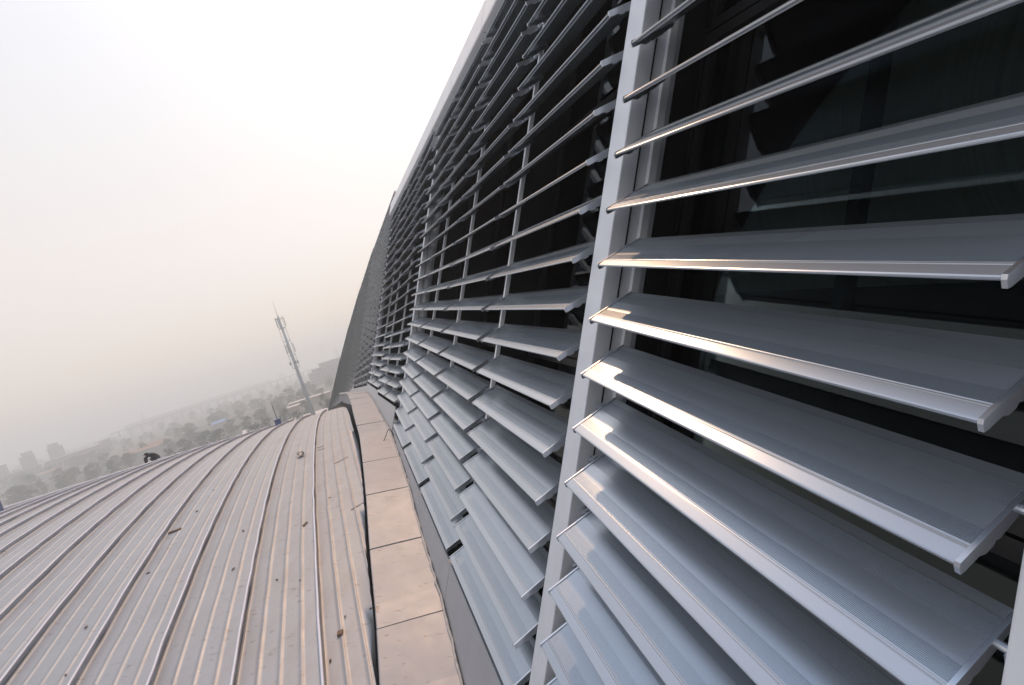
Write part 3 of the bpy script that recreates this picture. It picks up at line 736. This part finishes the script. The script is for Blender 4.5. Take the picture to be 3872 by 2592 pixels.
# ------------------------------------------------------------------ telecom mast
MD = 158.0
mp_ = at(1124, 1400, MD)
ms = empty('telecom_mast', (mp_.x, mp_.y, 0)); tag(ms, 'tall grey telecom monopole with antenna cage near its top', 'mast')
ztop = at(1053, 1197, MD).z; zrod = at(1036, 1138, MD).z
def mchild(n, mb, m, sm=False, par=ms):
    o = bpy.data.objects.new(n, mb.mesh(n, m, sm)); C.objects.link(o); o.parent = par; return o
mchild('pole', MB().tube([(0, 0, 0), (0, 0, ztop * 0.55), (0, 0, ztop)], [0.72, 0.48, 0.30], 16), M['mast'], True)
mchild('lightning_rod', MB().tube([(0, 0, ztop), (0, 0, zrod)], [0.10, 0.03], 6), M['steel'], True)
pz = ztop
for k, (dz, w) in enumerate(((0.9, 1.1), (4.0, 1.15), (8.4, 1.15), (13.2, 1.2), (17.4, 1.25))):
    z = pz - dz; f = MB()
    for q in range(6):
        a0, a1 = q * math.pi / 3, (q + 1) * math.pi / 3
        f.tube([(w * math.cos(a0), w * math.sin(a0), z), (w * math.cos(a1), w * math.sin(a1), z)], 0.06, 5)
        f.tube([(0, 0, z), (w * math.cos(a0), w * math.sin(a0), z)], 0.06, 5)
    if k in (1, 4): f.tube([(0, 0, z - 0.15), (0, 0, z + 0.15)], 0.75, 12)
    mchild('ring_platform', f, M['mast'])
for q in range(6):
    a = q * math.pi / 3
    mchild('support_tube', MB().tube([(1.18 * math.cos(a), 1.18 * math.sin(a), pz - 17.5), (1.1 * math.cos(a), 1.1 * math.sin(a), pz - 0.2)], 0.04, 5), M['steel'])
for z0, ln, rad, ph in ((pz - 3.6, 3.2, 1.3, 0.2), (pz - 12.4, 3.0, 1.35, 0.7)):
    for q in range(3):
        a = ph + q * 2 * math.pi / 3; c, s = math.cos(a), math.sin(a)
        mchild('panel_antenna', MB().pb((c * rad - s * -0.17, s * rad + c * -0.17, z0), (-s * 0.34, c * 0.34, 0), (c * 0.16, s * 0.16, 0), (0, 0, ln)), M['conc'])
for q in range(3):
    a = 1.2 + q * 2 * math.pi / 3
    mchild('radio_unit', MB().pb((1.3 * math.cos(a) - 0.2, 1.3 * math.sin(a) - 0.2, pz - 16.2), (0.4, 0, 0), (0, 0.4, 0), (0, 0, 1.0)), M['concd'])

# ------------------------------------------------------------------ things on the roof
def lightning(px, py, pxr, pyr, dist, w, label):
    p = at(px, py, dist); q = at(pxr, pyr, dist)
    pu = (np.array([p.x, p.y, p.z - H]) / S) / LAM; s = pu[:2] @ RDIR; T = pu[:2] @ RLAT + 2.98e-5 * s * s / 2
    zb = V(roof(s, T)).z
    t = empty('lightning_rod', (p.x, p.y, zb), 0.35); tag(t, label, 'rod')
    h = p.z - zb
    o = bpy.data.objects.new('base_box', MB().box(-w / 2, w / 2, -w / 2, w / 2, -0.03, h).mesh('base_box', M['bluebox'])); C.objects.link(o); o.parent = t
    o = bpy.data.objects.new('box_lid', MB().box(-w / 2 - .02, w / 2 + .02, -w / 2 - .02, w / 2 + .02, h + 0.002, h + .03).mesh('box_lid', M['bluebox'])); C.objects.link(o); o.parent = t
    if q.z > p.z + 0.1:
        L = q.z - zb
        o = bpy.data.objects.new('rod', MB().tube([(0, 0, h), (0, 0, h + (L - h) * 0.62), (0, 0, h + (L - h) * 0.63), (0, 0, h + (L - h) * 0.72), (0, 0, h + (L - h) * 0.73), (0, 0, L)], [0.016, 0.014, 0.028, 0.026, 0.010, 0.004], 8).mesh('rod', M['steel'], True)); C.objects.link(o); o.parent = t
lightning(1049, 1589, 1018, 1512, 19.5, 0.19, 'thin lightning rod on a blue box past the roof crest')
lightning(-34, 1890, -40, 1890, 19.0, 0.2, 'blue box past the crest at the far end of the roof')

def on_roof(px, py):
    s, T = roof_at(px, py); return V(roof(s, T)), s, T
# short pipe offcut
p, s, T = on_roof(1140, 1726)
ax = Vector(ray(1140, 1726)); ax.z = 0; ax = -ax.normalized(); ax = (ax + Vector((0.25, 0, -0.18))).normalized()
mb = MB(); r0, r1, n = 0.055, 0.047, 20; a = ax.orthogonal().normalized(); b = ax.cross(a); c0 = p + Vector((0, 0, 0.062))
vs = []
for (d_, rr) in ((-0.07, r0), (0.07, r0), (0.07, r1), (-0.07, r1)):
    vs += [c0 + ax * d_ + (a * math.cos(2 * math.pi * k / n) + b * math.sin(2 * math.pi * k / n)) * rr for k in range(n)]
mb.add(vs, [(q * n + k, q * n + (k + 1) % n, ((q + 1) % 4) * n + (k + 1) % n, ((q + 1) % 4) * n + k) for q in range(4) for k in range(n)])
pipe = tag(link('pipe_offcut', mb.mesh('pipe_offcut', mat('pipe_metal', (0.45, 0.40, 0.34), 0.4, 0.6, var=0.1), True)), 'short metal pipe offcut lying open end out on the roof', 'pipe')
# scraps
M['wood'] = mat('wood_scrap', (0.20, 0.13, 0.085), 0.85, var=0.3, vscale=30)
M['leafdry'] = mat('dry_leaf', (0.10, 0.06, 0.04), 0.85, var=0.3, vscale=30)
def scrap(px, py, L, w, h, rz, m, name, label, cat, group=None):
    p, s, T = on_roof(px, py); o = None
    mb = MB(); rr = np.random.default_rng(int(px * 7 + py))
    if cat == 'leaf':
        n = 7; vs = [(L / 2 * math.cos(k * 2 * math.pi / n) * rr.uniform(0.6, 1.1), w / 2 * math.sin(k * 2 * math.pi / n) * rr.uniform(0.6, 1.2), rr.uniform(0.003, h)) for k in range(n)] + [(0, 0, 0.004)]
        vs += [(x, y, z + 0.003) for x, y, z in vs]
        mb.add(vs, [(k, (k + 1) % n, n) for k in range(n)] + [(n + 1 + k, n + 1 + (k + 1) % n, 2 * n + 1) for k in range(n)] + [(k, (k + 1) % n, n + 1 + (k + 1) % n, n + 1 + k) for k in range(n)])
    else:
        mb.pb((-L / 2, -w / 2, 0.001), (L, w * 0.1, 0), (0, w, 0), (0, 0, h))
    o = link(name, mb.mesh(name, m)); o.location = p + Vector((0, 0, 0.004)); o.rotation_euler = (0.0, math.atan(0.15) * 0, rz)
    nrmz = Vector(roof(s + 1, T) - roof(s - 1, T)).normalized().cross(Vector(roof(s, T + 1) - roof(s, T - 1)).normalized())
    if nrmz.z < 0: nrmz = -nrmz
    o.rotation_mode = 'QUATERNION'; o.rotation_quaternion = Vector((0, 0, 1)).rotation_difference(nrmz) @ Matrix.Rotation(rz, 3, 'Z').to_quaternion()
    tag(o, label, cat, group)
SG = ('dry brown leaf lying on the metal roof', 'dry leaves scattered on the roof')
scrap(662, 2010, 0.16, 0.035, 0.015, 0.5, M['wood'], 'wood_scrap', 'flat wooden offcut against a seam in the middle of the roof', 'wood')
scrap(1288, 2400, 0.05, 0.05, 0.02, 0.2, M['wood'], 'wood_block', 'small square wooden block beside the outer rib of the roof', 'wood')
scrap(1155, 1985, 0.09, 0.03, 0.012, 1.4, M['wood'], 'wood_chip', 'upright brown wood chip resting along a roof rib', 'wood')
for px, py, L in ((745, 1936, .09), (326, 2376, .07), (250, 2556, .05), (884, 2154, .08), (1048, 2196, .06), (1136, 2198, .05), (1250, 2503, .05), (1306, 2336, .045), (1404, 2306, .05), (270, 1906, .08), (560, 2170, .08), (808, 1856, .08), (920, 2010, .08), (1246, 1885, .06), (1330, 1905, .08), (1240, 1817, .06), (1030, 2400, .05), (548, 2187, .06))[:14]:
    L *= 0.7
    scrap(px, py, L, L * 0.55, 0.008, random.uniform(0, 3), M['leafdry'], 'dry_leaf', SG[0], 'leaf', SG[1])
for px, py, L, rz in ((1212, 1692, 0.16, 0.1), (1215, 1701, 0.13, 0.2), (1290, 1743, 0.3, 0.9), (1355, 1915, 0.22, 0.8)):
    scrap(px, py, L, 0.007, 0.006, rz, M['wood'], 'twig', 'thin dry twig lying across the ribs near the parapet', 'twig', 'twigs near the parapet')
# loose wire at the foot of the facade
w0 = rp(RD[np.argmin(np.linalg.norm(RPS - PT(1, 21.5, 9.7), axis=1))]); o_ = nrm([-0.9, -0.35, 0])
pts = [w0 + o_ * (0.75 - 0.85 * q) + np.array([0, 0, 0.06 + 0.55 * math.sin(q * 2.6) ** 2 + 0.05]) + np.array([0, 1, 0]) * 0.6 * math.sin(q * 3.0) for q in np.linspace(0, 1, 24)]
tag(link('loose_wire', MB().tube([V(q) for q in pts], 0.007, 6).mesh('loose_wire', M['frame'], True)), 'loop of loose wire sticking up from the parapet cap', 'wire')

# ------------------------------------------------------------------ crouching worker
d_ = ray(582, 1735); s = 124.0; T = s * (d_[:2] @ RLAT) / (d_[:2] @ RDIR)
base = V(roof(s, T))
per = empty('person', base); ex = Vector((RLAT[0], RLAT[1], 0)); ey = Vector((RDIR[0], RDIR[1], 0)); 
per.rotation_euler[2] = math.atan2(ex.y, ex.x); per.scale = (0.88, 0.88, 0.88)
tag(per, 'person in dark work clothes crouching and bending over a roof seam', 'person')
J = {'pel': (-0.14, 0, 0.30, .15, .15), 'sp': (0.00, 0, 0.42, .16, .15), 'ch': (0.14, 0, 0.53, .17, .15), 'nk': (0.24, 0, 0.58, .06, .06), 'hd': (0.31, 0, 0.60, .085, .095), 'hd2': (0.39, 0, 0.56, .07, .08),
     'sl': (0.16, 0.17, 0.53, .07, .07), 'el': (0.38, 0.20, 0.42, .05, .05), 'hl': (0.42, 0.14, 0.16, .035, .035), 'fl': (0.43, 0.12, 0.07, .02, .03),
     'sr': (0.16, -0.17, 0.53, .07, .07), 'er': (0.40, -0.18, 0.44, .05, .05), 'hr': (0.44, -0.12, 0.17, .035, .035), 'fr': (0.45, -0.10, 0.08, .02, .03),
     'pl': (-0.12, 0.10, 0.27, .11, .11), 'kl': (0.16, 0.17, 0.30, .075, .075), 'al': (-0.02, 0.15, 0.06, .05, .05), 'tl': (0.14, 0.16, 0.03, .04, .03),
     'pr': (-0.12, -0.10, 0.27, .11, .11), 'kr': (0.16, -0.17, 0.30, .075, .075), 'ar': (-0.02, -0.15, 0.06, .05, .05), 'tr': (0.14, -0.16, 0.03, .04, .03)}
names = list(J); E_ = [('pel', 'sp'), ('sp', 'ch'), ('ch', 'nk'), ('nk', 'hd'), ('hd', 'hd2'), ('ch', 'sl'), ('sl', 'el'), ('el', 'hl'), ('hl', 'fl'), ('ch', 'sr'), ('sr', 'er'), ('er', 'hr'), ('hr', 'fr'), ('pel', 'pl'), ('pl', 'kl'), ('kl', 'al'), ('al', 'tl'), ('pel', 'pr'), ('pr', 'kr'), ('kr', 'ar'), ('ar', 'tr')]
me = bpy.data.meshes.new('body'); me.from_pydata([J[n][:3] for n in names], [(names.index(a), names.index(b)) for a, b in E_], [])
bo = bpy.data.objects.new('body_tmp', me); C.objects.link(bo)
md = bo.modifiers.new('skin', 'SKIN'); md.use_smooth_shade = True; bo.modifiers.new('sub', 'SUBSURF').levels = 2
for i, n in enumerate(names): me.skin_vertices[0].data[i].radius = J[n][3:]; me.skin_vertices[0].data[i].use_root = (n == 'pel')
dg = bpy.context.evaluated_depsgraph_get(); dg.update()
bm_ = bpy.data.meshes.new_from_object(bo.evaluated_get(dg)); bpy.data.objects.remove(bo)
M['cloth'] = mat('work_jacket', (0.012, 0.013, 0.018), 0.9, var=0.3, vscale=8); M['skin'] = mat('skin', (0.35, 0.20, 0.14), 0.6); M['trousers'] = mat('work_trousers', (0.02, 0.022, 0.035), 0.9, var=0.2, vscale=8)
bm_.materials.clear()
for k in ('cloth', 'skin', 'trousers'): bm_.materials.append(M[k])
for f in bm_.polygons:
    c_ = f.center; f.use_smooth = True
    f.material_index = 1 if (c_.x > 0.33 and c_.z > 0.5) or (c_.x > 0.36 and c_.z < 0.16) else (2 if c_.z < 0.36 and c_.x < 0.3 else 0)
bm_.name = 'body'; o = bpy.data.objects.new('body', bm_); C.objects.link(o); o.parent = per
mb = MB(); vs = []; nn_ = 12
for k in range(5):
    ph = k / 4 * math.pi / 2; rr = 0.108 * math.cos(ph)
    vs += [(0.30 + rr * math.cos(q * 2 * math.pi / nn_), rr * 0.9 * math.sin(q * 2 * math.pi / nn_), 0.61 + 0.085 * math.sin(ph)) for q in range(nn_)]
mb.add(vs, [(k * nn_ + q, k * nn_ + (q + 1) % nn_, (k + 1) * nn_ + (q + 1) % nn_, (k + 1) * nn_ + q) for k in range(4) for q in range(nn_)] + [tuple(range(nn_ - 1, -1, -1))])
mb.box(0.36, 0.45, -0.07, 0.07, 0.605, 0.617)
o = bpy.data.objects.new('cap_hat', mb.mesh('cap_hat', M['cloth'], True)); C.objects.link(o); o.parent = per
